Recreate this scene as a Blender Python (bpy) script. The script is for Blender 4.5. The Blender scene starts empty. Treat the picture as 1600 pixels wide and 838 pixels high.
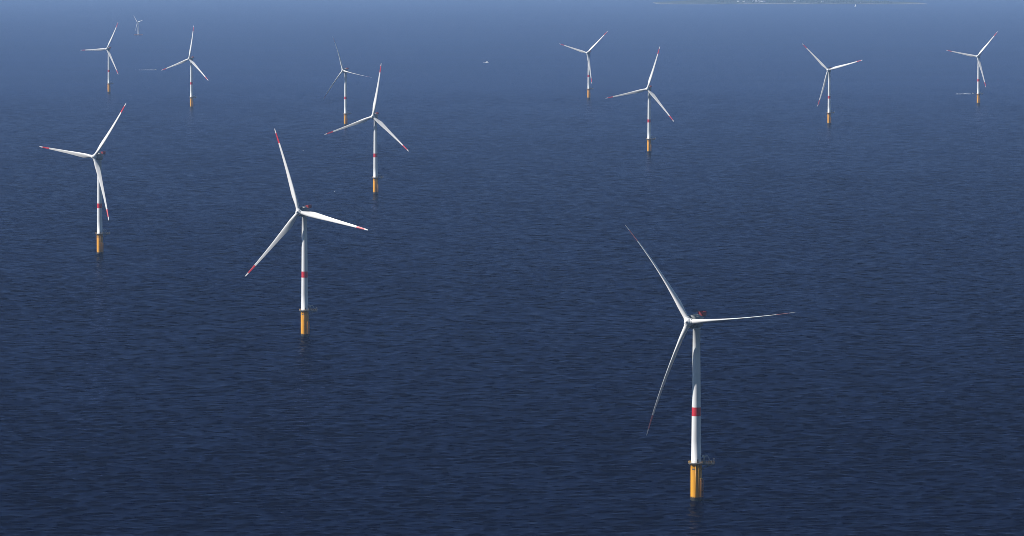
import bpy, bmesh, math, random
import numpy as np
from mathutils import Matrix, Vector, noise

random.seed(7)
PI = math.pi
R = math.radians
scene = bpy.context.scene
C = scene.collection

# ------------------------------------------------------------------ render / view
scene.view_settings.view_transform = 'Standard'
scene.view_settings.look = 'None'
scene.view_settings.exposure = 0.75
scene.view_settings.gamma = 1.0
scene.view_settings.use_curve_mapping = False
scene.render.engine = 'CYCLES'
scene.cycles.use_denoising = True
scene.cycles.denoising_prefilter = 'NONE'
scene.cycles.use_adaptive_sampling = False
scene.cycles.filter_width = 0.9
scene.cycles.max_bounces = 6
scene.cycles.glossy_bounces = 3
scene.cycles.volume_bounces = 0
scene.cycles.caustics_reflective = False
scene.cycles.caustics_refractive = False
scene.cycles.sample_clamp_indirect = 4.0

# ------------------------------------------------------------------ camera
CAM_H = 321.96
PITCH = 3.6444548
cam = bpy.data.cameras.new('camera')
cam.sensor_width = 36.0
cam.lens = 36.0 * 7497.65 / 1600.0
cam.clip_start = 1.0
cam.clip_end = 200000.0
cam_o = bpy.data.objects.new('camera', cam)
C.objects.link(cam_o)
cam_o.location = (0, 0, CAM_H)
cam_o.rotation_euler = (R(90 - PITCH), 0, 0)
scene.camera = cam_o

# ------------------------------------------------------------------ light
SUN_EL, SUN_AZ = 36.0, -97.0          # azimuth clockwise from +Y (the view direction)
sd = Vector((math.sin(R(SUN_AZ)) * math.cos(R(SUN_EL)), math.cos(R(SUN_AZ)) * math.cos(R(SUN_EL)), math.sin(R(SUN_EL))))
sun = bpy.data.lights.new('sun', 'SUN')
sun.energy = 5.0
sun.angle = R(0.53)
sun.color = (1.0, 0.95, 0.88)
so = bpy.data.objects.new('sun', sun)
C.objects.link(so)
so.rotation_euler = (-sd).to_track_quat('-Z', 'Y').to_euler()
so.location = (-500, -500, 900)

w = bpy.data.worlds.new('World')
scene.world = w
w.use_nodes = True
nt = w.node_tree
sky = nt.nodes.new('ShaderNodeTexSky')
sky.sky_type = 'NISHITA'
sky.sun_disc = False
sky.sun_elevation = R(SUN_EL)
sky.sun_rotation = R(SUN_AZ)
sky.altitude = 0
sky.air_density = 1.0
sky.dust_density = 0.0
sky.ozone_density = 4.0
nt.links.new(sky.outputs[0], nt.nodes['Background'].inputs[0])
nt.nodes['Background'].inputs[1].default_value = 0.05


# ------------------------------------------------------------------ materials
def mat(name, col, rough=0.5, metal=0.0, spec=0.5):
    m = bpy.data.materials.new(name)
    m.use_nodes = True
    b = m.node_tree.nodes['Principled BSDF']
    b.inputs['Base Color'].default_value = (*col, 1)
    b.inputs['Roughness'].default_value = rough
    b.inputs['Metallic'].default_value = metal
    b.inputs['Specular IOR Level'].default_value = spec
    return m


def worn(name, col, dark, rough=0.4, scale=(0.6, 0.6, 0.08), amt=0.35, growth=False):
    """painted steel with faint vertical runs of dirt; growth adds the algae band at the waterline"""
    m = mat(name, col, rough)
    t = m.node_tree
    N, L = t.nodes, t.links
    b = N['Principled BSDF']
    tc = N.new('ShaderNodeTexCoord')
    mp = N.new('ShaderNodeMapping')
    mp.inputs['Scale'].default_value = scale
    L.new(tc.outputs['Object'], mp.inputs[0])
    nz = N.new('ShaderNodeTexNoise')
    nz.inputs['Scale'].default_value = 1.0
    nz.inputs['Detail'].default_value = 6
    L.new(mp.outputs[0], nz.inputs['Vector'])
    rp = N.new('ShaderNodeValToRGB')
    rp.color_ramp.elements[0].position = 0.48
    rp.color_ramp.elements[1].position = 0.78
    rp.color_ramp.elements[0].color = (0, 0, 0, 1)
    rp.color_ramp.elements[1].color = (amt, amt, amt, 1)
    L.new(nz.outputs[0], rp.inputs[0])
    mx = N.new('ShaderNodeMix')
    mx.data_type = 'RGBA'
    mx.inputs['A'].default_value = (*col, 1)
    mx.inputs['B'].default_value = (*dark, 1)
    L.new(rp.outputs[0], mx.inputs['Factor'])
    out = mx.outputs['Result']
    if growth:
        sx = N.new('ShaderNodeSeparateXYZ')
        L.new(tc.outputs['Object'], sx.inputs[0])
        n2 = N.new('ShaderNodeTexNoise')
        n2.inputs['Scale'].default_value = 0.9
        n2.inputs['Detail'].default_value = 5
        L.new(tc.outputs['Object'], n2.inputs['Vector'])
        ad = N.new('ShaderNodeMath')
        ad.operation = 'MULTIPLY_ADD'
        ad.inputs[1].default_value = 1.8
        L.new(n2.outputs[0], ad.inputs[0])
        L.new(sx.outputs['Z'], ad.inputs[2])
        r2 = N.new('ShaderNodeMapRange')
        r2.inputs['From Min'].default_value = 2.7
        r2.inputs['From Max'].default_value = 3.4
        r2.inputs['To Min'].default_value = 1
        r2.inputs['To Max'].default_value = 0
        L.new(ad.outputs[0], r2.inputs[0])
        m2 = N.new('ShaderNodeMix')
        m2.data_type = 'RGBA'
        L.new(r2.outputs[0], m2.inputs['Factor'])
        L.new(out, m2.inputs['A'])
        m2.inputs['B'].default_value = (0.018, 0.017, 0.012, 1)
        out = m2.outputs['Result']
    L.new(out, b.inputs['Base Color'])
    return m


M_white = worn('white tower paint', (0.53, 0.54, 0.55), (0.36, 0.36, 0.35), 0.38, (0.5, 0.5, 0.05), 0.30)
M_blade = worn('white blade gelcoat', (0.54, 0.54, 0.54), (0.42, 0.41, 0.39), 0.32, (0.4, 0.4, 0.2), 0.30)
M_red = worn('red marking paint', (0.42, 0.012, 0.022), (0.25, 0.02, 0.02), 0.42, (0.5, 0.5, 0.1), 0.3)
M_faded = worn('faded red marking paint', (0.30, 0.10, 0.11), (0.3, 0.2, 0.2), 0.5, (0.5, 0.5, 0.1), 0.5)
M_redscreen = worn('red screen paint', (0.20, 0.006, 0.012), (0.1, 0.01, 0.01), 0.5, (0.5, 0.5, 0.5), 0.3)
M_yellow = worn('yellow marine paint', (0.56, 0.255, 0.006), (0.24, 0.10, 0.010), 0.42, (0.9, 0.9, 0.07), 0.55, True)
M_steel = worn('weathered steel grating', (0.10, 0.095, 0.09), (0.05, 0.045, 0.04), 0.5, (1, 1, 1), 0.6)
M_rail = worn('yellow railing paint', (0.42, 0.24, 0.04), (0.25, 0.12, 0.03), 0.5, (1, 1, 1), 0.5)
M_dark = worn('dark grey machinery', (0.07, 0.075, 0.08), (0.03, 0.03, 0.03), 0.5, (1, 1, 1), 0.5)
M_grey = worn('grey housing paint', (0.15, 0.16, 0.17), (0.08, 0.08, 0.08), 0.45, (0.5, 0.5, 0.3), 0.4)
M_crane = worn('pale crane paint', (0.36, 0.36, 0.34), (0.4, 0.38, 0.3), 0.45, (1, 1, 1), 0.4)
M_fend = worn('orange fender tube paint', (0.50, 0.19, 0.02), (0.3, 0.1, 0.02), 0.5, (1, 1, 0.2), 0.5, True)
M_barge = worn('dark red hull paint', (0.16, 0.035, 0.03), (0.06, 0.02, 0.02), 0.6, (0.3, 0.3, 0.3), 0.6)
M_hullw = worn('white boat gelcoat', (0.80, 0.80, 0.79), (0.6, 0.58, 0.55), 0.3, (0.5, 0.5, 0.5), 0.3)
M_hulln = worn('navy boat hull', (0.012, 0.018, 0.05), (0.03, 0.03, 0.03), 0.35, (0.5, 0.5, 0.5), 0.3)
M_glass = mat('dark cabin glass', (0.01, 0.012, 0.015), 0.08)
M_sail = worn('sailcloth', (0.82, 0.82, 0.80), (0.65, 0.63, 0.58), 0.8, (0.3, 0.3, 0.3), 0.3)
M_plast = worn('pale render', (0.78, 0.76, 0.72), (0.5, 0.47, 0.42), 0.85, (0.2, 0.2, 0.2), 0.4)
M_slate = worn('slate roof', (0.06, 0.065, 0.075), (0.03, 0.03, 0.03), 0.7, (0.3, 0.3, 0.3), 0.5)


def foam_mat():
    m = mat('sea foam', (0.78, 0.80, 0.82), 0.9, 0, 0.2)
    t = m.node_tree
    tc = t.nodes.new('ShaderNodeTexCoord')
    nz = t.nodes.new('ShaderNodeTexNoise')
    nz.inputs['Scale'].default_value = 0.7
    nz.inputs['Detail'].default_value = 6
    t.links.new(tc.outputs['Object'], nz.inputs['Vector'])
    rp = t.nodes.new('ShaderNodeValToRGB')
    rp.color_ramp.elements[0].position = 0.38
    rp.color_ramp.elements[0].color = (0.22, 0.27, 0.34, 1)
    rp.color_ramp.elements[1].position = 0.58
    rp.color_ramp.elements[1].color = (0.60, 0.63, 0.66, 1)
    t.links.new(nz.outputs[0], rp.inputs[0])
    t.links.new(rp.outputs[0], t.nodes['Principled BSDF'].inputs['Base Color'])
    return m


M_foam = foam_mat()


SLOPE, WAVE, SROUGH = 0.185, 0.30, 0.07
DEEP, TINT = (0.0001, 0.0009, 0.0075), (0.175, 0.242, 0.48)


def sea_mat():
    m = bpy.data.materials.new('open sea water')
    m.use_nodes = True
    t = m.node_tree
    N, L = t.nodes, t.links
    N.remove(N['Principled BSDF'])
    geo = N.new('ShaderNodeNewGeometry')

    def nz(scale, detail, rough, stretch, rot, dist=0.0):
        mp = N.new('ShaderNodeMapping')
        mp.vector_type = 'POINT'
        mp.inputs['Rotation'].default_value = (0, 0, R(rot))
        mp.inputs['Scale'].default_value = (1.0 / stretch, 1, 1)
        L.new(geo.outputs['Position'], mp.inputs[0])
        n = N.new('ShaderNodeTexNoise')
        n.noise_dimensions = '2D'
        n.inputs['Scale'].default_value = scale
        n.inputs['Detail'].default_value = detail
        n.inputs['Roughness'].default_value = rough
        n.inputs['Distortion'].default_value = dist
        L.new(mp.outputs[0], n.inputs['Vector'])
        return n.outputs[0]

    def math_(op, a, bb, c=None):
        n = N.new('ShaderNodeMath')
        n.operation = op
        for i, v in enumerate((a, bb, c)):
            if v is None:
                continue
            if isinstance(v, (int, float)):
                n.inputs[i].default_value = v
            else:
                L.new(v, n.inputs[i])
        return n.outputs[0]

    # ripples finer than the modelled waves
    chop = nz(1 / 3.5, 3, 0.6, 2.6, 3, 0.3)
    gust = nz(1 / 420.0, 3, 0.5, 2.0, 15)
    g = N.new('ShaderNodeMapRange')
    g.inputs['From Min'].default_value = 0.3
    g.inputs['From Max'].default_value = 0.7
    g.inputs['To Min'].default_value = 0.75
    g.inputs['To Max'].default_value = 1.2
    L.new(gust, g.inputs[0])
    h = math_('MULTIPLY', chop, g.outputs[0])
    h = math_('MULTIPLY', h, WAVE)
    bp = N.new('ShaderNodeBump')
    bp.inputs['Strength'].default_value = 1.0
    bp.inputs['Distance'].default_value = 1.0
    L.new(h, bp.inputs['Height'])
    deep = N.new('ShaderNodeBsdfDiffuse')
    deep.inputs['Color'].default_value = (*DEEP, 1)
    gl = N.new('ShaderNodeBsdfAnisotropic')
    gl.distribution = 'BECKMANN'
    gl.inputs['Color'].default_value = (*TINT, 1)
    # waves too fine for the sheet's mesh (which coarsens with distance) count as roughness
    sx = N.new('ShaderNodeSeparateXYZ')
    L.new(geo.outputs['Position'], sx.inputs[0])
    rr = N.new('ShaderNodeMapRange')
    rr.inputs['From Min'].default_value = 4000
    rr.inputs['From Max'].default_value = 12500
    rr.inputs['To Min'].default_value = SROUGH
    rr.inputs['To Max'].default_value = 0.26
    L.new(sx.outputs['Y'], rr.inputs[0])
    L.new(rr.outputs[0], gl.inputs['Roughness'])
    fr = N.new('ShaderNodeFresnel')
    fr.inputs['IOR'].default_value = 1.05
    L.new(bp.outputs[0], fr.inputs['Normal'])
    L.new(bp.outputs[0], gl.inputs['Normal'])
    mx = N.new('ShaderNodeMixShader')
    L.new(fr.outputs[0], mx.inputs[0])
    L.new(deep.outputs[0], mx.inputs[1])
    L.new(gl.outputs[0], mx.inputs[2])
    L.new(mx.outputs[0], N['Material Output'].inputs['Surface'])
    return m


M_sea = sea_mat()


# ------------------------------------------------------------------ mesh helpers
class MB:
    def __init__(s):
        s.bm = bmesh.new()

    def ring_loft(s, rings, cap0=True, cap1=True, mats=None, smooth=True):
        vs = [[s.bm.verts.new(p) for p in r] for r in rings]
        n = len(vs[0])
        for i in range(len(vs) - 1):
            for j in range(n):
                f = s.bm.faces.new((vs[i][j], vs[i][(j + 1) % n], vs[i + 1][(j + 1) % n], vs[i + 1][j]))
                f.smooth = smooth
                if mats:
                    f.material_index = mats[i]
        if cap0:
            s.bm.faces.new(list(reversed(vs[0])))
        if cap1:
            f = s.bm.faces.new(vs[-1])
            if mats:
                f.material_index = mats[-1]
        return vs

    def lathe(s, prof, seg=48, axis='z', mats=None, smooth=True, org=(0, 0, 0), cap=True):
        """prof: (position along axis, radius)"""
        rings = []
        for a, r in prof:
            ring = []
            for k in range(seg):
                t = 2 * PI * k / seg
                u, v = r * math.cos(t), r * math.sin(t)
                p = (u, v, a) if axis == 'z' else (u, -a, v) if axis == 'y' else (a, u, v)
                ring.append(Vector(p) + Vector(org))
            rings.append(ring)
        s.ring_loft(rings, cap, cap, mats, smooth)

    def box(s, c, d, rot=None):
        c = Vector(c)
        vs = []
        for x in (-.5, .5):
            for y in (-.5, .5):
                for z in (-.5, .5):
                    p = Vector((x * d[0], y * d[1], z * d[2]))
                    if rot:
                        p = rot @ p
                    vs.append(s.bm.verts.new(c + p))
        for q in ((0, 1, 3, 2), (4, 6, 7, 5), (0, 4, 5, 1), (2, 3, 7, 6), (0, 2, 6, 4), (1, 5, 7, 3)):
            s.bm.faces.new([vs[i] for i in q])

    def tube(s, pts, r, seg=8, closed=False):
        pts = [Vector(p) for p in pts]
        rings = []
        n = len(pts)
        for i, p in enumerate(pts):
            a = pts[(i - 1) % n] if (closed or i > 0) else p
            b = pts[(i + 1) % n] if (closed or i < n - 1) else p
            d = (b - a).normalized()
            up = Vector((0, 0, 1)) if abs(d.z) < 0.9 else Vector((1, 0, 0))
            u = d.cross(up).normalized()
            v = u.cross(d)
            rings.append([p + (u * math.cos(2 * PI * k / seg) + v * math.sin(2 * PI * k / seg)) * r for k in range(seg)])
        if closed:
            rings.append(rings[0])
            s.ring_loft(rings, False, False)
        else:
            s.ring_loft(rings)

    def prism(s, poly, z0, z1):
        a = [s.bm.verts.new((x, y, z0)) for x, y in poly]
        b = [s.bm.verts.new((x, y, z1)) for x, y in poly]
        n = len(poly)
        for i in range(n):
            s.bm.faces.new((a[i], a[(i + 1) % n], b[(i + 1) % n], b[i]))
        s.bm.faces.new(list(reversed(a)))
        s.bm.faces.new(b)

    def build(s, name, mats, parent=None, bevel=0):
        if bevel:
            bmesh.ops.bevel(s.bm, geom=list(s.bm.edges), offset=bevel, segments=2, affect='EDGES', clamp_overlap=True)
        bmesh.ops.recalc_face_normals(s.bm, faces=s.bm.faces)
        me = bpy.data.meshes.new(name)
        s.bm.to_mesh(me)
        s.bm.free()
        for m in (mats if isinstance(mats, (list, tuple)) else [mats]):
            me.materials.append(m)
        o = bpy.data.objects.new(name, me)
        C.objects.link(o)
        if parent:
            o.parent = parent
        return o


def thing(name, label, cat, loc, rz=0.0, group=None):
    o = bpy.data.objects.new(name, None)
    o.empty_display_size = 2
    C.objects.link(o)
    o.location = loc
    o.rotation_euler = (0, 0, rz)
    tag(o, label, cat, group)
    return o


def tag(o, label, cat, group=None):
    o['label'] = label
    o['category'] = cat
    if group:
        o['group'] = group


def copy_tree(o, parent=None):
    c = o.copy()
    C.objects.link(c)
    c.parent = parent
    for ch in list(o.children):
        copy_tree(ch, c)
    return c


# ------------------------------------------------------------------ sea and air
def make_sea():
    """one sheet: real short-crested waves where they can be told apart (2 to 13 km out), calm-level sheet round it"""
    rng = np.random.default_rng(11)
    U, Y0, Y1, ST = 0.46, 1600.0, 13000.0, 0.00052
    nr = int(math.log(Y1 / Y0) / ST) + 1
    half = list(np.arange(ST / 2, 0.13, ST))
    while half[-1] < U:
        half.append(half[-1] + min(0.0018, ST * (1 + 22 * (half[-1] - 0.13))))
    half = np.array(half) * (U / half[-1])
    u = np.concatenate([-half[::-1], half])
    nc = len(u)
    cs = np.gradient(u)
    y = Y0 * np.exp(np.linspace(0, math.log(Y1 / Y0), nr))
    Yg = np.repeat(y[:, None], nc, 1)
    Xg = u[None, :] * Yg
    Zg = np.zeros_like(Xg)
    DX, DY = np.zeros_like(Xg), np.zeros_like(Xg)
    sp = y[:, None] * np.maximum(ST, cs)[None, :]
    # patches where the wind roughens or calms the water
    gust = np.ones_like(Xg)
    for i in range(14):
        lam = rng.uniform(250, 1400)
        th = rng.uniform(0, 2 * PI)
        gust += .025 * np.cos(2 * PI / lam * (Xg * math.cos(th) * .7 + Yg * math.sin(th)) + rng.uniform(0, 2 * PI))
    nw = 110
    lams = np.exp(np.linspace(math.log(3.6), math.log(21.0), nw)) * rng.uniform(.95, 1.05, nw)
    for lam in lams:
        th = PI / 2 + .08 + rng.normal(0, .42)
        k = 2 * PI / lam
        slope = SLOPE * math.sqrt(2.0 / nw) * (1.15 if 7 < lam < 16 else .85)
        amp = slope / k * np.clip((lam / sp - 2.0) / 1.2, 0, 1)
        ph = k * (Xg * math.cos(th) + Yg * math.sin(th)) + rng.uniform(0, 2 * PI)
        Zg += amp * np.cos(ph)
        sn = amp * np.sin(ph)
        DX -= math.cos(th) * sn
        DY -= math.sin(th) * sn
    e = np.clip((U - np.abs(u)) / .06, 0, 1)[None, :] * (np.clip((y - Y0) / 150, 0, 1) * np.clip((Y1 - y) / 1500, 0, 1))[:, None] * gust
    V = np.stack([Xg + .9 * DX * e, Yg + .9 * DY * e, Zg * e], -1).reshape(-1, 3)
    idx = np.arange(nr * nc).reshape(nr, nc)
    F = np.stack([idx[:-1, :-1], idx[:-1, 1:], idx[1:, 1:], idx[1:, :-1]], -1).reshape(-1, 4)
    nv0 = len(V)
    vs, fs = [V], [F]

    def patch(p00, p10, p11, p01, n, m):
        nonlocal nv0
        a, b_ = np.linspace(0, 1, n + 1)[None, :, None], np.linspace(0, 1, m + 1)[:, None, None]
        p00, p10, p11, p01 = (np.array((*p, 0.0)) for p in (p00, p10, p11, p01))
        g = (p00 * (1 - a) + p10 * a) * (1 - b_) + (p01 * (1 - a) + p11 * a) * b_
        ii = np.arange((n + 1) * (m + 1)).reshape(m + 1, n + 1) + nv0
        vs.append(g.reshape(-1, 3))
        fs.append(np.stack([ii[:-1, :-1], ii[:-1, 1:], ii[1:, 1:], ii[1:, :-1]], -1).reshape(-1, 4))
        nv0 += (n + 1) * (m + 1)
    XB = 40000.0
    patch((-XB, -15000), (XB, -15000), (XB, Y0), (-XB, Y0), 40, 10)
    patch((-XB, Y1), (XB, Y1), (XB, 60000), (-XB, 60000), 40, 30)
    patch((-XB, Y0), (-U * Y0, Y0), (-U * Y1, Y1), (-XB, Y1), 20, 8)
    patch((U * Y0, Y0), (XB, Y0), (XB, Y1), (U * Y1, Y1), 20, 8)
    V, F = np.concatenate(vs), np.concatenate(fs)
    me = bpy.data.meshes.new('sea')
    me.vertices.add(len(V))
    me.vertices.foreach_set('co', V.astype(np.float32).ravel())
    me.loops.add(F.size)
    me.loops.foreach_set('vertex_index', F.astype(np.int32).ravel())
    me.polygons.add(len(F))
    me.polygons.foreach_set('loop_start', np.arange(0, F.size, 4, dtype=np.int32))
    me.polygons.foreach_set('loop_total', np.full(len(F), 4, dtype=np.int32))
    me.polygons.foreach_set('use_smooth', np.ones(len(F), dtype=bool))
    me.update(calc_edges=True)
    me.validate()
    me.materials.append(M_sea)
    o = bpy.data.objects.new('sea', me)
    C.objects.link(o)
    o['kind'] = 'structure'
    return o


make_sea()

hz = MB()
hz.box((0, 22500, 170), (81000, 76000, 342))
hm = bpy.data.materials.new('sea haze')
hm.use_nodes = True
t = hm.node_tree
t.nodes.remove(t.nodes['Principled BSDF'])
pv = t.nodes.new('ShaderNodeVolumePrincipled')
pv.inputs['Color'].default_value = (0.40, 0.615, 1.0, 1)
pv.inputs['Density'].default_value = 1.65e-5
pv.inputs['Anisotropy'].default_value = 0.0
t.links.new(pv.outputs[0], t.nodes['Material Output'].inputs['Volume'])
ho = hz.build('haze', hm)
ho['kind'] = 'stuff'
ho.display_type = 'WIRE'


# ------------------------------------------------------------------ wind turbine parts
HUB_Z, TILT, OVER, RAD = 107.83, 0.0836, 9.18, 75.4


def lerp_tab(tab, x):
    for (x0, y0), (x1, y1) in zip(tab, tab[1:]):
        if x <= x1:
            u = (x - x0) / (x1 - x0)
            return y0 + (y1 - y0) * max(0, min(1, u))
    return tab[-1][1]


CHORD = [(0, 3.2), (.03, 3.2), (.06, 3.25), (.10, 3.9), (.15, 4.9), (.20, 5.25), (.25, 5.05), (.35, 4.25), (.5, 3.2), (.7, 2.25), (.85, 1.6), (.95, 1.1), (.985, .75), (1.0, .18)]
THICK = [(0, 1.0), (.05, 1.0), (.10, .72), (.15, .48), (.20, .38), (.3, .30), (.5, .24), (.8, .19), (1, .16)]     # relative to chord
TWIST = [(0, 14), (.15, 12.5), (.25, 9.5), (.4, 5.5), (.6, 2.5), (.8, .8), (1, 0)]
AXIS = [(0, .5), (.05, .5), (.2, .34), (1, .30)]                                                   # pitch axis, share of chord from leading edge


def blade_mesh(scale=1.0, bend=5.0, side=0.0, stripes=True, red=None):
    """span along +Z, leading edge +X, upwind -Y; bend = upwind tip offset, side = tip offset along X"""
    mb = MB()
    st = [0.026, .035, .05, .065, .08, .10, .125, .15, .175, .2, .23, .26, .3, .35, .4, .45, .5, .55, .6, .65, .7, .75, .79, .825, .8255, .86, .90, .945, .9455, .965, .98, .99, .997, 1.0]
    n = 28
    rings, mi = [], []
    for u in st:
        c = lerp_tab(CHORD, u)
        th = lerp_tab(THICK, u)
        tw = R(lerp_tab(TWIST, u))
        ax = lerp_tab(AXIS, u)
        circ = max(0, min(1, (0.17 - u) / 0.13))
        ring = []
        for k in range(n):
            a = 2 * PI * k / n
            xc = .5 * (1 + math.cos(a))          # 0 leading edge, 1 trailing edge
            yt = 5 * th * (.2969 * math.sqrt(max(xc, 0)) - .1260 * xc - .3516 * xc ** 2 + .2843 * xc ** 3 - .1015 * xc ** 4)
            cam_ = .02 * 4 * xc * (1 - xc)
            ya = cam_ + (yt if a < PI else -yt)
            yc = .5 * math.sin(a) * th
            y = ya * (1 - circ) + yc * circ
            px = (ax - xc) * c
            py = y * c
            qx = px * math.cos(tw) + py * math.sin(tw)
            qy = -px * math.sin(tw) + py * math.cos(tw)
            ring.append(Vector((qx + side * u ** 2.2, qy - bend * u ** 2.2, RAD * u)) * scale)
        rings.append(ring)
    for i in range(len(st) - 1):
        mid = .5 * (st[i] + st[i + 1])
        mi.append(1 if stripes and .825 < mid < .945 else 0)
    mb.ring_loft(rings, mats=mi)
    o = mb.build('blade', [M_blade, red or M_red])
    return o


def nacelle_matrix(psi):
    return Matrix.Translation((0, 0, HUB_Z)) @ Matrix.Rotation(-psi, 4, 'Z') @ Matrix.Rotation(-TILT * 0.0, 4, 'X')


def rotor_matrix(psi, hub_z=HUB_Z, over=OVER):
    return Matrix.Translation((0, 0, hub_z)) @ Matrix.Rotation(-psi, 4, 'Z') @ Matrix.Translation((0, -over, 0)) @ Matrix.Rotation(-TILT, 4, 'X')


def set_parent(o, p):
    o.parent = p


def platform_outline(d=0.0):
    """round deck with a laydown arm reaching out to +X"""
    r = 4.75 + d
    hw = 2.3 + d
    a0 = math.asin(hw / r)
    pts = []
    n = 30
    for k in range(n + 1):
        a = a0 + (2 * PI - 2 * a0) * k / n
        pts.append((r * math.cos(a), r * math.sin(a)))
    pts += [(10.9 + d, -hw), (10.9 + d, hw)]
    return pts


def make_turbine():
    root = thing('wind_turbine', 'x', 'wind turbine', (0, 0, 0), 0, 'tall white and yellow wind turbines of the offshore wind farm')
    # foundation
    mb = MB()
    mb.lathe([(-.8, 3.35), (0, 3.35), (6, 3.35), (12, 3.35), (18, 3.35), (21.6, 3.35), (21.7, 3.5), (22.2, 3.5)], 48)
    tp = mb.build('transition_piece', M_yellow, root)
    # boat landing: two fender tubes with rungs, braces into the shell
    mb = MB()
    ang = R(-38)
    ca, sa = math.cos(ang), math.sin(ang)

    def P(r, t, z):
        return (ca * r - sa * t, sa * r + ca * t, z)
    for t_ in (-.95, .95):
        mb.tube([P(4.35, t_, -.8), P(4.35, t_, 12.2), P(3.9, t_, 13.0)], .24, 10)
        for z in (2.5, 6.2, 10.2, 12.8):
            mb.tube([P(4.35 if z < 12 else 3.95, t_, z), P(3.2, t_ * .8, z)], .17, 8)
    for z in (6.2, 10.2):
        mb.tube([P(4.3, -.95, z), P(4.3, .95, z)], .13, 8)
    land = mb.build('boat_landing', M_fend, root)
    mb = MB()
    for t_ in (-.3, .3):
        mb.tube([P(3.75, t_, .2), P(3.75, t_, 13.8)], .06, 6)
        mb.tube([P(3.55, t_ - .9, 13.6), P(3.55, t_ - .9, 22.3)], .06, 6)
    for k in range(44):
        mb.tube([P(3.75, -.3, .5 + .3 * k), P(3.75, .3, .5 + .3 * k)], .03, 5)
    for k in range(27):
        mb.tube([P(3.55, -1.2, 14 + .3 * k), P(3.55, -.6, 14 + .3 * k)], .03, 5)
    mb.box(P(3.9, -.4, 13.4), (1.5, 2.2, .12), Matrix.Rotation(ang, 3, 'Z'))
    lad = mb.build('ladder', M_rail, root)
    mb = MB()
    for a in (R(-70), R(-98)):
        x, y = 3.6 * math.cos(a), 3.6 * math.sin(a)
        mb.tube([(x, y, -.8), (x, y, 21.4)], .17, 8)
        for z in (4, 9, 14, 19):
            mb.box((x * .95, y * .95, z), (.5, .5, .18))
    jt = mb.build('cable_tube', M_yellow, root)
    mb = MB()
    aa = R(-122)
    mb.box((3.36 * math.cos(aa), 3.36 * math.sin(aa), 19.0), (.06, 1.5, .8), Matrix.Rotation(aa, 3, 'Z'))
    pl = mb.build('identification_plate', M_dark, root)
    # service platform
    mb = MB()
    mb.prism(platform_outline(), 22.2, 22.55)
    for x in (5.4, 7.4, 9.4):
        mb.box((x, 0, 21.95), (.25, 4.2, .5))
    for y in (-1.6, 1.6):
        mb.box((6.8, y, 21.85), (8.0, .28, .65))
        mb.tube([(9.0, y, 21.7), (3.1, y * .8, 18.6)], .2, 8)
    for k in range(10):
        a = 2 * PI * k / 10 + .3
        if abs(math.sin(a)) < .45 and math.cos(a) > 0:
            continue
        mb.tube([(4.5 * math.cos(a), 4.5 * math.sin(a), 22.1), (3.1 * math.cos(a), 3.1 * math.sin(a), 20.4)], .14, 6)
    deck = mb.build('service_platform', M_steel, root)
    mb = MB()
    out = platform_outline(-.12)
    for z in (23.1, 23.7):
        mb.tube([(x, y, z) for x, y in out], .05, 6, True)
    step = 0
    for i, (x, y) in enumerate(out):
        mb.tube([(x, y, 22.5), (x, y, 23.72)], .05, 5)
    for x in (6, 7.5, 9.2):
        for y in (-2.18, 2.18):
            mb.tube([(x, y, 22.5), (x, y, 23.72)], .05, 5)
    rail = mb.build('railing', M_rail, deck)
    # davit crane and the boxes on the arm
    mb = MB()
    mb.lathe([(22.55, .42), (25.6, .36), (25.7, .55), (26.3, .55)], 16, org=(4.7, -.9, 0))
    mb.box((5.4, -.95, 26.75), (3.0, .5, .55), Matrix.Rotation(R(-6), 3, 'Y'))
    mb.box((4.1, -.95, 26.75), (1.3, 1.1, .9))
    mb.tube([(6.9, -.95, 26.9), (8.3, -1.0, 23.8)], .12, 8)
    cr = mb.build('davit_crane', M_crane, deck)
    mb = MB()
    mb.box((8.6, .7, 23.35), (1.3, 1.1, 1.6))
    cb = mb.build('equipment_cabinet', M_crane, deck, bevel=.05)
    mb = MB()
    mb.box((8.5, -1.2, 23.2), (.9, .8, 1.3))
    cb = mb.build('equipment_cabinet', M_steel, deck, bevel=.05)
    mb = MB()
    mb.tube([(10.6, -1.9, 22.5), (10.6, -1.9, 25.0)], .07, 6)
    mb.lathe([(25.0, .18), (25.4, .18)], 10, org=(10.6, -1.9, 0))
    lt = mb.build('navigation_lantern', M_crane, deck)
    # tower
    mb = MB()
    prof, mats = [], []
    cuts = [22.56, 22.9, 23.0, 36, 36.1, 50.8, 50.801, 56.1, 56.101, 70, 70.1, 86, 86.1, 103.1, 103.2, 103.9]
    for z in cuts:
        r = 2.98 + (2.18 - 2.98) * max(0, (z - 23) / 80.2)
        if z < 22.95:
            r = 3.14
        if z > 103.15:
            r = 2.4
        prof.append((z, r))
    mats = [1 if 50.8 < .5 * (a + b) < 56.101 and b - a > 1 and a > 50 and b < 57 else 0 for a, b in zip(cuts, cuts[1:])]
    mb.lathe(prof, 56, mats=mats)
    tw = mb.build('tower', [M_white, M_red], root)
    mb = MB()
    da = R(-75)
    mb.box((2.98 * math.cos(da), 2.98 * math.sin(da), 23.85), (.12, 1.0, 2.2), Matrix.Rotation(da, 3, 'Z'))
    dr = mb.build('door', M_grey, tw, bevel=.04)
    return root, dict(tp=tp)


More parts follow.
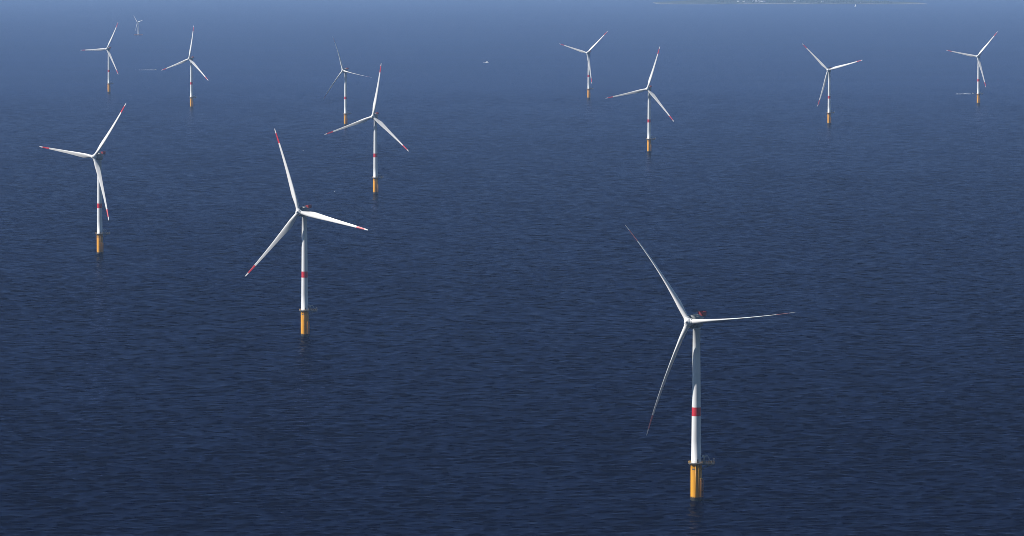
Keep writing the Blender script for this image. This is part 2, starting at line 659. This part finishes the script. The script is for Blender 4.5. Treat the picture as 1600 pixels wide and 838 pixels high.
def make_nacelle(root):
    """nacelle parts in the nacelle frame: origin on the tower axis at hub height, -Y upwind"""
    mb = MB()
    # housing: stations along y, superellipse sections (half width, z low, z high)
    stn = [(-4.2, 2.6, -2.9, 2.7), (-3.4, 3.0, -3.5, 3.0), (-1.5, 3.1, -3.95, 3.1), (1.2, 3.1, -3.95, 3.1), (2.6, 2.9, -3.5, 3.1), (3.8, 2.5, -2.0, 3.0), (4.8, 2.0, -.2, 2.8), (5.4, 1.6, .6, 2.5)]
    rings = []
    for y, hw_, zl, zh in stn:
        ring = []
        for k in range(32):
            a = 2 * PI * k / 32
            c, s_ = math.cos(a), math.sin(a)
            e = .5
            ring.append(Vector((hw_ * math.copysign(abs(c) ** e, c), y, .5 * (zl + zh) + .5 * (zh - zl) * math.copysign(abs(s_) ** e, s_))))
        rings.append(ring)
    mb.ring_loft(rings)
    nac = mb.build('nacelle', M_grey, root)
    # generator drum directly behind the hub
    mb = MB()
    mb.lathe([(3.9, 3.3), (4.2, 3.8), (4.5, 3.95), (6.3, 3.95), (6.6, 3.8), (6.9, 3.2)], 56, 'y')
    for k in range(28):
        a = 2 * PI * k / 28
        mb.box((4.0 * math.cos(a), -5.4, 4.0 * math.sin(a)), (.22, 1.7, .16), Matrix.Rotation(-a, 3, 'Y'))
    gen = mb.build('generator', M_grey, nac)
    # cooler and hatch on the roof
    mb = MB()
    mb.box((0, -.3, 3.55), (3.0, 2.4, 1.0))
    mb.box((0, 2.2, 3.4), (2.4, 1.5, .7))
    co = mb.build('roof_cooler', M_crane, nac, bevel=.12)
    # winching platform: a deck hung off the tail with solid red screens round it
    mb = MB()
    mb.prism([(-1.75, 4.4), (1.75, 4.4), (1.75, 8.6), (1.2, 9.5), (-1.2, 9.5), (-1.75, 8.6)], 2.75, 3.05)
    for y in (5.4, 7.6):
        mb.box((0, y, 2.6), (3.0, .2, .28))
    scr = [(-1.7, 4.5), (-1.7, 8.6), (-1.15, 9.42), (1.15, 9.42), (1.7, 8.6), (1.7, 4.5)]
    for (x0, y0), (x1, y1) in zip(scr, scr[1:]):
        ln, an = math.hypot(x1 - x0, y1 - y0), math.atan2(y1 - y0, x1 - x0)
        mb.box(((x0 + x1) / 2, (y0 + y1) / 2, 4.2), (ln, .14, 2.28), Matrix.Rotation(an, 3, 'Z'))
    mb.box((0, 4.5, 4.2), (2.1, .14, 2.28))
    mb.tube([(-1.3, 8.4, 2.8), (-1.2, 4.6, .9)], .12, 6)
    mb.tube([(1.3, 8.4, 2.8), (1.2, 4.6, .9)], .12, 6)
    hp = mb.build('winching_platform', M_redscreen, nac)
    mb = MB()
    mb.tube([(-1.1, 1.2, 3.6), (-1.1, 1.2, 5.9)], .06, 6)
    mb.tube([(1.1, 1.2, 3.6), (1.1, 1.2, 5.7)], .06, 6)
    mb.tube([(-1.1, 1.2, 5.4), (1.1, 1.2, 5.4)], .05, 6)
    mb.box((1.1, 1.2, 5.75), (.3, .3, .25))
    mast = mb.build('wind_mast', M_steel, nac)
    # underslung service hoist below the drum
    mb = MB()
    mb.box((0, -4.6, -4.1), (1.2, 1.6, .6))
    mb.tube([(0, -4.6, -4.3), (0, -5.6, -4.0)], .28, 8)
    ho_ = mb.build('service_hatch', M_white, nac, bevel=.06)
    return nac


def make_spinner(root, s=1.0):
    mb = MB()
    mb.lathe([(3.35, .05), (3.28, .35), (3.1, .62), (2.6, .85), (2.45, 1.25), (2.2, 1.75), (1.5, 2.3), (.6, 2.6), (-.6, 2.62), (-1.6, 2.45), (-2.2, 2.3)], 40, 'y')
    for k in range(3):
        # blade root collars
        a = 2 * PI * k / 3
        M_ = Matrix.Rotation(a, 4, 'Y')
        rings = []
        for z, r in ((1.2, 1.95), (2.6, 1.9), (2.75, 1.75)):
            rings.append([M_ @ Vector((r * math.cos(2 * PI * j / 28), r * math.sin(2 * PI * j / 28), z)) for j in range(28)])
        mb.ring_loft(rings)
    return mb.build('hub', M_white, root)


proto, _ = make_turbine()
nac = make_nacelle(proto)
hub = make_spinner(proto)
b0 = blade_mesh()
feather = {}
for k, th in enumerate((84.95, 204.95, 324.95)):
    o = blade_mesh(.975, red=M_faded, bend=5.0 - 2.7 * math.sin(R(th)))
    feather[k] = o.data
    bpy.data.objects.remove(o)
blade_data = b0.data
bpy.data.objects.remove(b0)
for k in range(3):
    b = bpy.data.objects.new('blade', blade_data)
    C.objects.link(b)
    b.parent = proto

#        x, y, yaw, blade phase, pitch, edge-on blades, label
TURB = [
    (110.4, 2863.0, 33.3, 84.95, 87, True, 'nearest and largest wind turbine, at lower right, with thin edge-on blades'),
    (-178.8, 4128.3, 30.2, 101.0, 6, False, 'second largest wind turbine, one blade raised and broad red-tipped blade pointing right'),
    (-455.9, 5298.2, 34.3, 37.8, 6, False, 'red-tipped wind turbine at left edge with lowest blade crossing its own tower'),
    (-190.4, 6686.8, 21.8, 10.0, 6, False, 'wind turbine at centre left standing in front of a smaller thin-bladed turbine'),
    (-330.3, 9526.1, 34.0, 101.7, 85, True, 'small wind turbine with thin faint blades, just behind the left-centre turbine'),
    (-713.0, 10676.9, 31.2, 9.9, 6, False, 'small far turbine with upright blade, right of the boat trailing white wake at left'),
    (-999.1, 11899.2, 29.2, 27.6, 6, False, 'small far turbine with one level blade pointing left, leftmost of back row'),
    (232.8, 8144.5, 21.6, 17.5, 6, False, 'mid-sized wind turbine right of centre with tilted upright blade and yellow foot'),
    (182.1, 11382.7, 27.3, 46.8, 6, False, 'small far turbine above centre right with Y-shaped raised blades, lowest blade before its tower'),
    (632.8, 9574.2, 19.8, 74.7, 6, False, 'small far turbine at right with raised blade leaning left and another nearly level right'),
    (1064.4, 10954.3, 25.2, 40.9, 6, False, 'rightmost far turbine beside the dark boat trailing a short wake'),
]
for i, (x, y, psi, ph, pitch, edge, label) in enumerate(TURB):
    o = proto if i == 0 else copy_tree(proto)
    o.location = (x, y, 0)
    o['label'] = label
    bl = 0
    for ch in o.children:
        n = ch.name.split('.')[0]
        if n == 'nacelle':
            ch.matrix_basis = nacelle_matrix(R(psi))
        elif n == 'hub':
            ch.matrix_basis = rotor_matrix(R(psi)) @ Matrix.Rotation(R(ph), 4, 'Y')
        elif n == 'blade':
            ch.matrix_basis = rotor_matrix(R(psi)) @ Matrix.Rotation(R(ph + 120 * bl), 4, 'Y') @ Matrix.Rotation(-R(pitch), 4, 'Z')
            ch.data = feather[bl] if edge else blade_data
            bl += 1


# ------------------------------------------------------------------ the small floating turbine, far off
def floating_turbine(x, y):
    psi = R(47)
    root = thing('floating_wind_turbine', 'tiny all-white wind turbine on a low dark red float, farthest away at top left', 'wind turbine', (x, y, 0))
    mb = MB()
    o_, i_ = 18.0, 10.5
    for sx, sy, dx, dy in ((0, 14.25, 36, 7.5), (0, -14.25, 36, 7.5), (14.25, 0, 7.5, 20.98), (-14.25, 0, 7.5, 20.98)):
        mb.box((sx, sy, 1.35), (dx, dy, 4.0))
    mb.box((0, -17.0, 3.9), (4.8, 1.8, 1.1))
    mb.build('float', M_barge, root, bevel=.25)
    mb = MB()
    for s_ in (-17.6, 17.6):
        mb.tube([(-17.6, s_, 4.5), (17.6, s_, 4.5)], .06, 5)
        mb.tube([(s_, -17.6, 4.5), (s_, 17.6, 4.5)], .06, 5)
        for k in range(13):
            q = -17.6 + 35.2 * k / 12
            mb.tube([(q, s_, 3.3), (q, s_, 4.5)], .06, 5)
            mb.tube([(s_, q, 3.3), (s_, q, 4.5)], .06, 5)
    mb.build('railing', M_rail, root)
    ty = -14.2
    mb = MB()
    mb.lathe([(3.36, 3.0), (3.9, 3.0), (3.95, 2.6), (20, 2.45), (40, 2.0), (55.6, 1.5)], 32, org=(0, ty, 0))
    mb.build('tower', M_white, root)
    mb = MB()
    stn = [(-3.2, 1.5, -1.4, 1.5), (-2.6, 1.8, -1.9, 1.9), (4.5, 1.8, -1.9, 2.0), (6.2, 1.5, -1.0, 1.9), (6.6, 1.1, -.5, 1.4)]
    rings = []
    for yy, hw_, zl, zh in stn:
        ring = []
        for k in range(24):
            a = 2 * PI * k / 24
            c, s_ = math.cos(a), math.sin(a)
            ring.append(Vector((hw_ * math.copysign(abs(c) ** .4, c), yy, .5 * (zl + zh) + .5 * (zh - zl) * math.copysign(abs(s_) ** .4, s_))))
        rings.append(ring)
    mb.ring_loft(rings)
    n = mb.build('nacelle', M_white, root)
    hz_ = 57.4
    n.matrix_basis = Matrix.Translation((0, ty, hz_)) @ Matrix.Rotation(-psi, 4, 'Z')
    RM = Matrix.Translation((0, ty, hz_)) @ Matrix.Rotation(-psi, 4, 'Z') @ Matrix.Translation((0, -5.0, 0)) @ Matrix.Rotation(-TILT, 4, 'X')
    mb = MB()
    mb.lathe([(2.2, .05), (2.0, .6), (1.2, 1.3), (0, 1.6), (-1.6, 1.55)], 28, 'y')
    h_ = mb.build('hub', M_white, root)
    h_.matrix_basis = RM
    bo = blade_mesh(41.5 / RAD, 1.5, 0, False)
    for k in range(3):
        b_ = bo if k == 0 else bo.copy()
        if k:
            C.objects.link(b_)
        b_.parent = root
        b_.matrix_basis = RM @ Matrix.Rotation(R(76 + 120 * k), 4, 'Y') @ Matrix.Rotation(R(-6), 4, 'Z')


floating_turbine(-1654.5, 21282)


# ------------------------------------------------------------------ boats with their wakes
def wake(parent, length, width, hgt, fade, seed):
    """churned foam behind the stern (boat heads +X): lumpy ridges of foam that thin out with distance"""
    rnd = random.Random(seed)
    mb = MB()
    x = -1.0
    while x > -length:
        u = -x / length
        keep = 1.0 if u < fade else max(.12, 1 - (u - fade) / (1 - fade))
        if rnd.random() < keep:
            for s_ in (-1, 0, 1):
                h_ = hgt * rnd.uniform(.55, 1.0) * (1 - .65 * max(0, u - fade))
                if s_:
                    h_ *= .7
                cx, cy = x + rnd.uniform(-.6, .6), s_ * width * (.25 + .35 * u) + rnd.uniform(-.3, .3)
                lx, ly = rnd.uniform(1.3, 2.4), rnd.uniform(.5, 1.0)
                rings = []
                for z, k in ((-.15, 1.0), (h_ * .45, .85), (h_ * .8, .5), (h_, .12)):
                    ring = []
                    for j in range(10):
                        a = 2 * PI * j / 10
                        q = 1 + .22 * rnd.uniform(-1, 1)
                        ring.append(Vector((cx + lx * k * q * math.cos(a), cy + ly * k * q * math.sin(a), z)))
                    rings.append(ring)
                mb.ring_loft(rings)
        x -= rnd.uniform(1.2, 2.0)
    return mb.build('wake', M_foam, parent)


def hull_mesh(L, B, H, mats, parent, name='hull'):
    mb = MB()
    rings = []
    for i in range(11):
        u = i / 10
        x = -L / 2 + L * u
        hb = B / 2 * (1 - max(0, (u - .45) / .55) ** 2.2) + .02
        sheer = H * (1 + .28 * u * u)
        ke = -.5 + .6 * max(0, (u - .7) / .3) ** 2
        ring = [Vector((x, -hb, sheer)), Vector((x, -hb * .96, sheer * .5)), Vector((x, -hb * .8, -.1)), Vector((x, 0, ke)), Vector((x, hb * .8, -.1)), Vector((x, hb * .96, sheer * .5)), Vector((x, hb, sheer)), Vector((x, 0, sheer - .12))]
        rings.append(ring)
    mb.ring_loft(rings, smooth=False)
    return mb.build(name, mats, parent)


def motor_boat(name, label, loc, L, hullm, wake_args, rz=0.0, cabin=2.4):
    root = thing(name, label, 'boat', loc, rz)
    hull_mesh(L, L * .3, L * .12, hullm, root)
    mb = MB()
    z0 = L * .115
    prof = [(-L * .22, z0), (L * .20, z0), (L * .10, z0 + cabin * .62), (L * .04, z0 + cabin), (-L * .20, z0 + cabin)]
    hw = L * .105
    a = [mb.bm.verts.new((x, -hw, z)) for x, z in prof]
    b_ = [mb.bm.verts.new((x, hw, z)) for x, z in prof]
    for i in range(5):
        mb.bm.faces.new((a[i], a[(i + 1) % 5], b_[(i + 1) % 5], b_[i]))
    mb.bm.faces.new(list(reversed(a)))
    mb.bm.faces.new(b_)
    cab = mb.build('cabin', M_hullw, root, bevel=.08)
    mb = MB()
    for s_ in (-1, 1):
        mb.box((-L * .07, s_ * (hw + .01), z0 + cabin * .66), (L * .2, .06, cabin * .34))
    mb.build('window', M_glass, cab)
    mb = MB()
    mb.tube([(-L * .1, 0, z0 + cabin), (-L * .12, 0, z0 + cabin + 1.8)], .06, 6)
    mb.tube([(-L * .115, -.6, z0 + cabin + 1.2), (-L * .115, .6, z0 + cabin + 1.2)], .05, 6)
    mb.build('mast', M_steel, root)
    wk = wake(root, *wake_args)
    wk.location = (-L * .46, 0, 0)
    return root


motor_boat('motor_boat', 'white motor boat running ahead of a long white wake between two far left turbines', (-1068, 14385, 0), 9.0, M_hullw, (62, 2.4, 1.25, .35, 3), R(1), 2.0)
motor_boat('motor_boat', 'dark-hulled motor boat with foaming wake, left of the rightmost turbine', (1129, 11754, 0), 9.5, M_hulln, (46, 2.6, 1.5, .35, 5), R(-2), 1.9)
motor_boat('cabin_cruiser', 'lone white cabin boat on open water at upper middle', (-80, 15462, 0), 10.5, M_hullw, (14, 2.0, .9, .3, 9), R(-38), 3.3)


def sail_boat(x, y):
    root = thing('sailing_boat', 'tiny white sailing boat in front of the distant beach', 'boat', (x, y, 0), R(-35))
    root.scale = (1.3, 1.3, 1.3)
    hull_mesh(11, 3.4, 1.1, M_hullw, root)
    mb = MB()
    mb.tube([(.8, 0, .9), (.8, 0, 15.2)], .09, 8)
    mb.tube([(.8, 0, 2.3), (-4.2, .5, 2.3)], .08, 8)
    mb.build('mast', M_steel, root)

    def sail(name, p0, p1, p2, belly):
        mb = MB()
        p0, p1, p2 = Vector(p0), Vector(p1), Vector(p2)
        n = 8
        fr, bk = [], []
        for i in range(n + 1):
            for_ = p0.lerp(p2, i / n)
            aft = p1.lerp(p2, i / n)
            rowf, rowb = [], []
            for j in range(n + 1):
                p = for_.lerp(aft, j / n)
                d = belly * math.sin(PI * j / n) * math.sin(PI * min(1, .15 + .85 * i / n))
                rowf.append(mb.bm.verts.new(p + Vector((0, d, 0))))
                rowb.append(mb.bm.verts.new(p + Vector((0, d + .04, 0))))
            fr.append(rowf)
            bk.append(rowb)
        for g in (fr, bk):
            for i in range(n):
                for j in range(n):
                    f = mb.bm.faces.new((g[i][j], g[i][j + 1], g[i + 1][j + 1], g[i + 1][j]))
                    f.smooth = True
        return mb.build(name, M_sail, root)
    sail('mainsail', (.65, 0, 2.5), (-4.2, .5, 2.5), (.65, 0, 14.8), .5)
    sail('headsail', (5.2, 0, 1.6), (-.3, .7, 1.9), (.95, 0, 13.6), .5)


sail_boat(2506.5, 35080)

# whitecaps: a few small breaking crests
mb = MB()
rnd = random.Random(21)
for px, py, s_ in ((-249, 6752, .6), (-358, 8210, .6)):
    for q in range(3):
        cx, cy = px + rnd.uniform(-1.6, 1.6) * s_, py + rnd.uniform(-1, 1)
        h_ = .75 * s_ * rnd.uniform(.6, 1)
        rings = []
        for z, k in ((-.1, 1.0), (h_ * .6, .75), (h_, .15)):
            rings.append([Vector((cx + 1.3 * s_ * k * rnd.uniform(.8, 1.2) * math.cos(2 * PI * j / 9), cy + .5 * s_ * k * math.sin(2 * PI * j / 9), z)) for j in range(9)])
        mb.ring_loft(rings)
wc = mb.build('whitecaps', M_foam)
wc['kind'] = 'stuff'
wc['label'] = 'small scattered whitecaps on the dark sea'


# ------------------------------------------------------------------ the far coast
def coast_h(x, y):
    """ground height of the low coast, x east, y distance behind the shore line"""
    n = noise.noise(Vector((x / 320, y / 260, 3.1)))
    n2 = noise.noise(Vector((x / 90, y / 120, 8.7)))
    e0, e1 = max(0, min(1, (x - 1125) / 420)), max(0, min(1, (3240 - x) / 520))
    edge = min(1, e0 * 12) * min(1, e1 * 12) * (.3 + .7 * (e0 * e1) ** .8)
    hump = 1 + .6 * math.exp(-((x - 2000) / 330) ** 2)
    rise = min(1, max(0, y) / 420) ** .8
    return -.6 + (3.6 * min(1, max(0, y + 10) / 45) + 15 * rise * hump * (1 + .45 * n) + 1.6 * n2 * min(1, max(0, y) / 100)) * edge


SHORE = 37200


def shore_y(x):
    return SHORE + 160 * noise.noise(Vector((x / 600, 0, 1.7))) + 40 * noise.noise(Vector((x / 140, 0, 5.7)))


bm = bmesh.new()
nx, ny = 220, 60
gx = [1080 + 2220 * i / nx for i in range(nx + 1)]
gy = [-30 + 1400 * (j / ny) ** 1.8 for j in range(ny + 1)]
gr = [[bm.verts.new((x, shore_y(x) + y, coast_h(x, y))) for x in gx] for y in gy]
for j in range(ny):
    for i in range(nx):
        f = bm.faces.new((gr[j][i], gr[j][i + 1], gr[j + 1][i + 1], gr[j + 1][i]))
        f.smooth = True
me = bpy.data.meshes.new('coast')
bm.to_mesh(me)
bm.free()


def coast_mat():
    m = mat('coastal land', (0.08, 0.10, 0.05), 0.9, 0, 0.2)
    t = m.node_tree
    N, L = t.nodes, t.links
    geo = N.new('ShaderNodeNewGeometry')
    sx = N.new('ShaderNodeSeparateXYZ')
    L.new(geo.outputs['Position'], sx.inputs[0])
    nz = N.new('ShaderNodeTexNoise')
    nz.inputs['Scale'].default_value = .0045
    nz.inputs['Detail'].default_value = 3
    L.new(geo.outputs['Position'], nz.inputs['Vector'])
    # sand below ~4 m, broken into bays by low rocks
    a = N.new('ShaderNodeMath')
    a.operation = 'MULTIPLY_ADD'
    a.inputs[1].default_value = 14.0
    a.inputs[2].default_value = -5.9
    L.new(nz.outputs[0], a.inputs[0])
    lt = N.new('ShaderNodeMath')
    lt.operation = 'LESS_THAN'
    L.new(sx.outputs['Z'], lt.inputs[0])
    L.new(a.outputs[0], lt.inputs[1])
    n2 = N.new('ShaderNodeTexNoise')
    n2.inputs['Scale'].default_value = .012
    n2.inputs['Detail'].default_value = 6
    L.new(geo.outputs['Position'], n2.inputs['Vector'])
    rp = N.new('ShaderNodeValToRGB')
    rp.color_ramp.elements[0].position = .4
    rp.color_ramp.elements[0].color = (.012, .018, .012, 1)
    rp.color_ramp.elements[1].position = .62
    rp.color_ramp.elements[1].color = (.05, .055, .03, 1)
    L.new(n2.outputs[0], rp.inputs[0])
    mx = N.new('ShaderNodeMix')
    mx.data_type = 'RGBA'
    L.new(lt.outputs[0], mx.inputs['Factor'])
    L.new(rp.outputs[0], mx.inputs['A'])
    mx.inputs['B'].default_value = (.27, .25, .22, 1)
    L.new(mx.outputs['Result'], N['Principled BSDF'].inputs['Base Color'])
    return m


me.materials.append(coast_mat())
co = bpy.data.objects.new('coast', me)
C.objects.link(co)
co['kind'] = 'structure'

# far-off coastal wood: one mass of clumped crowns
bm = bmesh.new()
rnd = random.Random(4)
for i in range(620):
    if i < 240:
        x = rnd.gauss(2090, 45)
        y = rnd.uniform(90, 420)
    elif i < 330:
        x = rnd.gauss(2790, 28)
        y = rnd.uniform(60, 260)
    else:
        x = rnd.uniform(1600, 2950)
        y = rnd.uniform(60, 700)
    if coast_h(x, y) < 4:
        continue
    s_ = rnd.uniform(3.0, 7.5)
    M_ = Matrix.Translation((x, shore_y(x) + y, coast_h(x, y) + s_ * .7)) @ Matrix.Diagonal((s_, s_, s_ * rnd.uniform(.7, 1.2), 1))
    r_ = bmesh.ops.create_icosphere(bm, subdivisions=2, radius=1, matrix=M_)
    for v in r_['verts']:
        q = noise.noise(v.co * .35)
        v.co += Vector((q, noise.noise(v.co * .4 + Vector((9, 0, 0))), q)) * s_ * .4
me = bpy.data.meshes.new('coastal_wood')
bm.to_mesh(me)
bm.free()
wm = worn('dark foliage', (.02, .032, .018), (.01, .016, .01), .9, (.2, .2, .2), .8)
me.materials.append(wm)
wo = bpy.data.objects.new('coastal_wood', me)
C.objects.link(wo)
wo['kind'] = 'stuff'


def house(w_, d_, h_, rh):
    root = bpy.data.objects.new('house', None)
    C.objects.link(root)
    mb = MB()
    prof = [(-w_ / 2, -1.5), (w_ / 2, -1.5), (w_ / 2, h_), (0, h_ + rh), (-w_ / 2, h_)]
    a = [mb.bm.verts.new((-d_ / 2, y, z)) for y, z in prof]
    b_ = [mb.bm.verts.new((d_ / 2, y, z)) for y, z in prof]
    for i in range(5):
        mb.bm.faces.new((a[i], a[(i + 1) % 5], b_[(i + 1) % 5], b_[i]))
    mb.bm.faces.new(list(reversed(a)))
    mb.bm.faces.new(b_)
    mb.build('wall', M_plast, root)
    mb = MB()
    for s_ in (-1, 1):
        ang = math.atan2(rh, w_ / 2)
        ln = math.hypot(rh, w_ / 2) + .5
        mb.box((0, s_ * (w_ / 4 + .1), h_ + rh / 2 + .12), (d_ + .6, ln, .2), Matrix.Rotation(-s_ * ang, 3, 'X'))
    rf = mb.build('roof', M_slate, root)
    mb = MB()
    mb.box((d_ / 2 - .5, 0, h_ + rh + .5), (.8, .8, 1.6))
    mb.build('chimney', M_plast, rf)
    mb = MB()
    for k in (-1, 0, 1):
        mb.box((k * d_ * .3, -w_ / 2 - .02, h_ * .45), (1.4, .1, 1.5))
    mb.build('window', M_glass, root)
    return root


hp0 = house(9, 15, 6.5, 3.6)
spots = [(1898, 150), (1912, 190), (1926, 140), (1938, 210), (1947, 165), (1907, 260), (1932, 280), (1952, 250), (1965, 190), (1880, 230),
         (2130, 210), (2165, 160), (2205, 230), (1800, 170), (1760, 220), (2420, 200), (2700, 150)]
for i, (x, y) in enumerate(spots):
    o = hp0 if i == 0 else copy_tree(hp0)
    o.location = (x, shore_y(x) + y, coast_h(x, y))
    o.rotation_euler = (0, 0, R(random.uniform(-25, 25)))
    s_ = random.uniform(.85, 1.25)
    o.scale = (s_, s_, s_)
    if i < 10:
        tag(o, 'tiny pale house of the close cluster above the distant beach', 'house', 'clustered pale houses on the far coast')
    else:
        tag(o, 'tiny pale house standing apart on the distant low coast', 'house', 'scattered pale houses on the far coast')
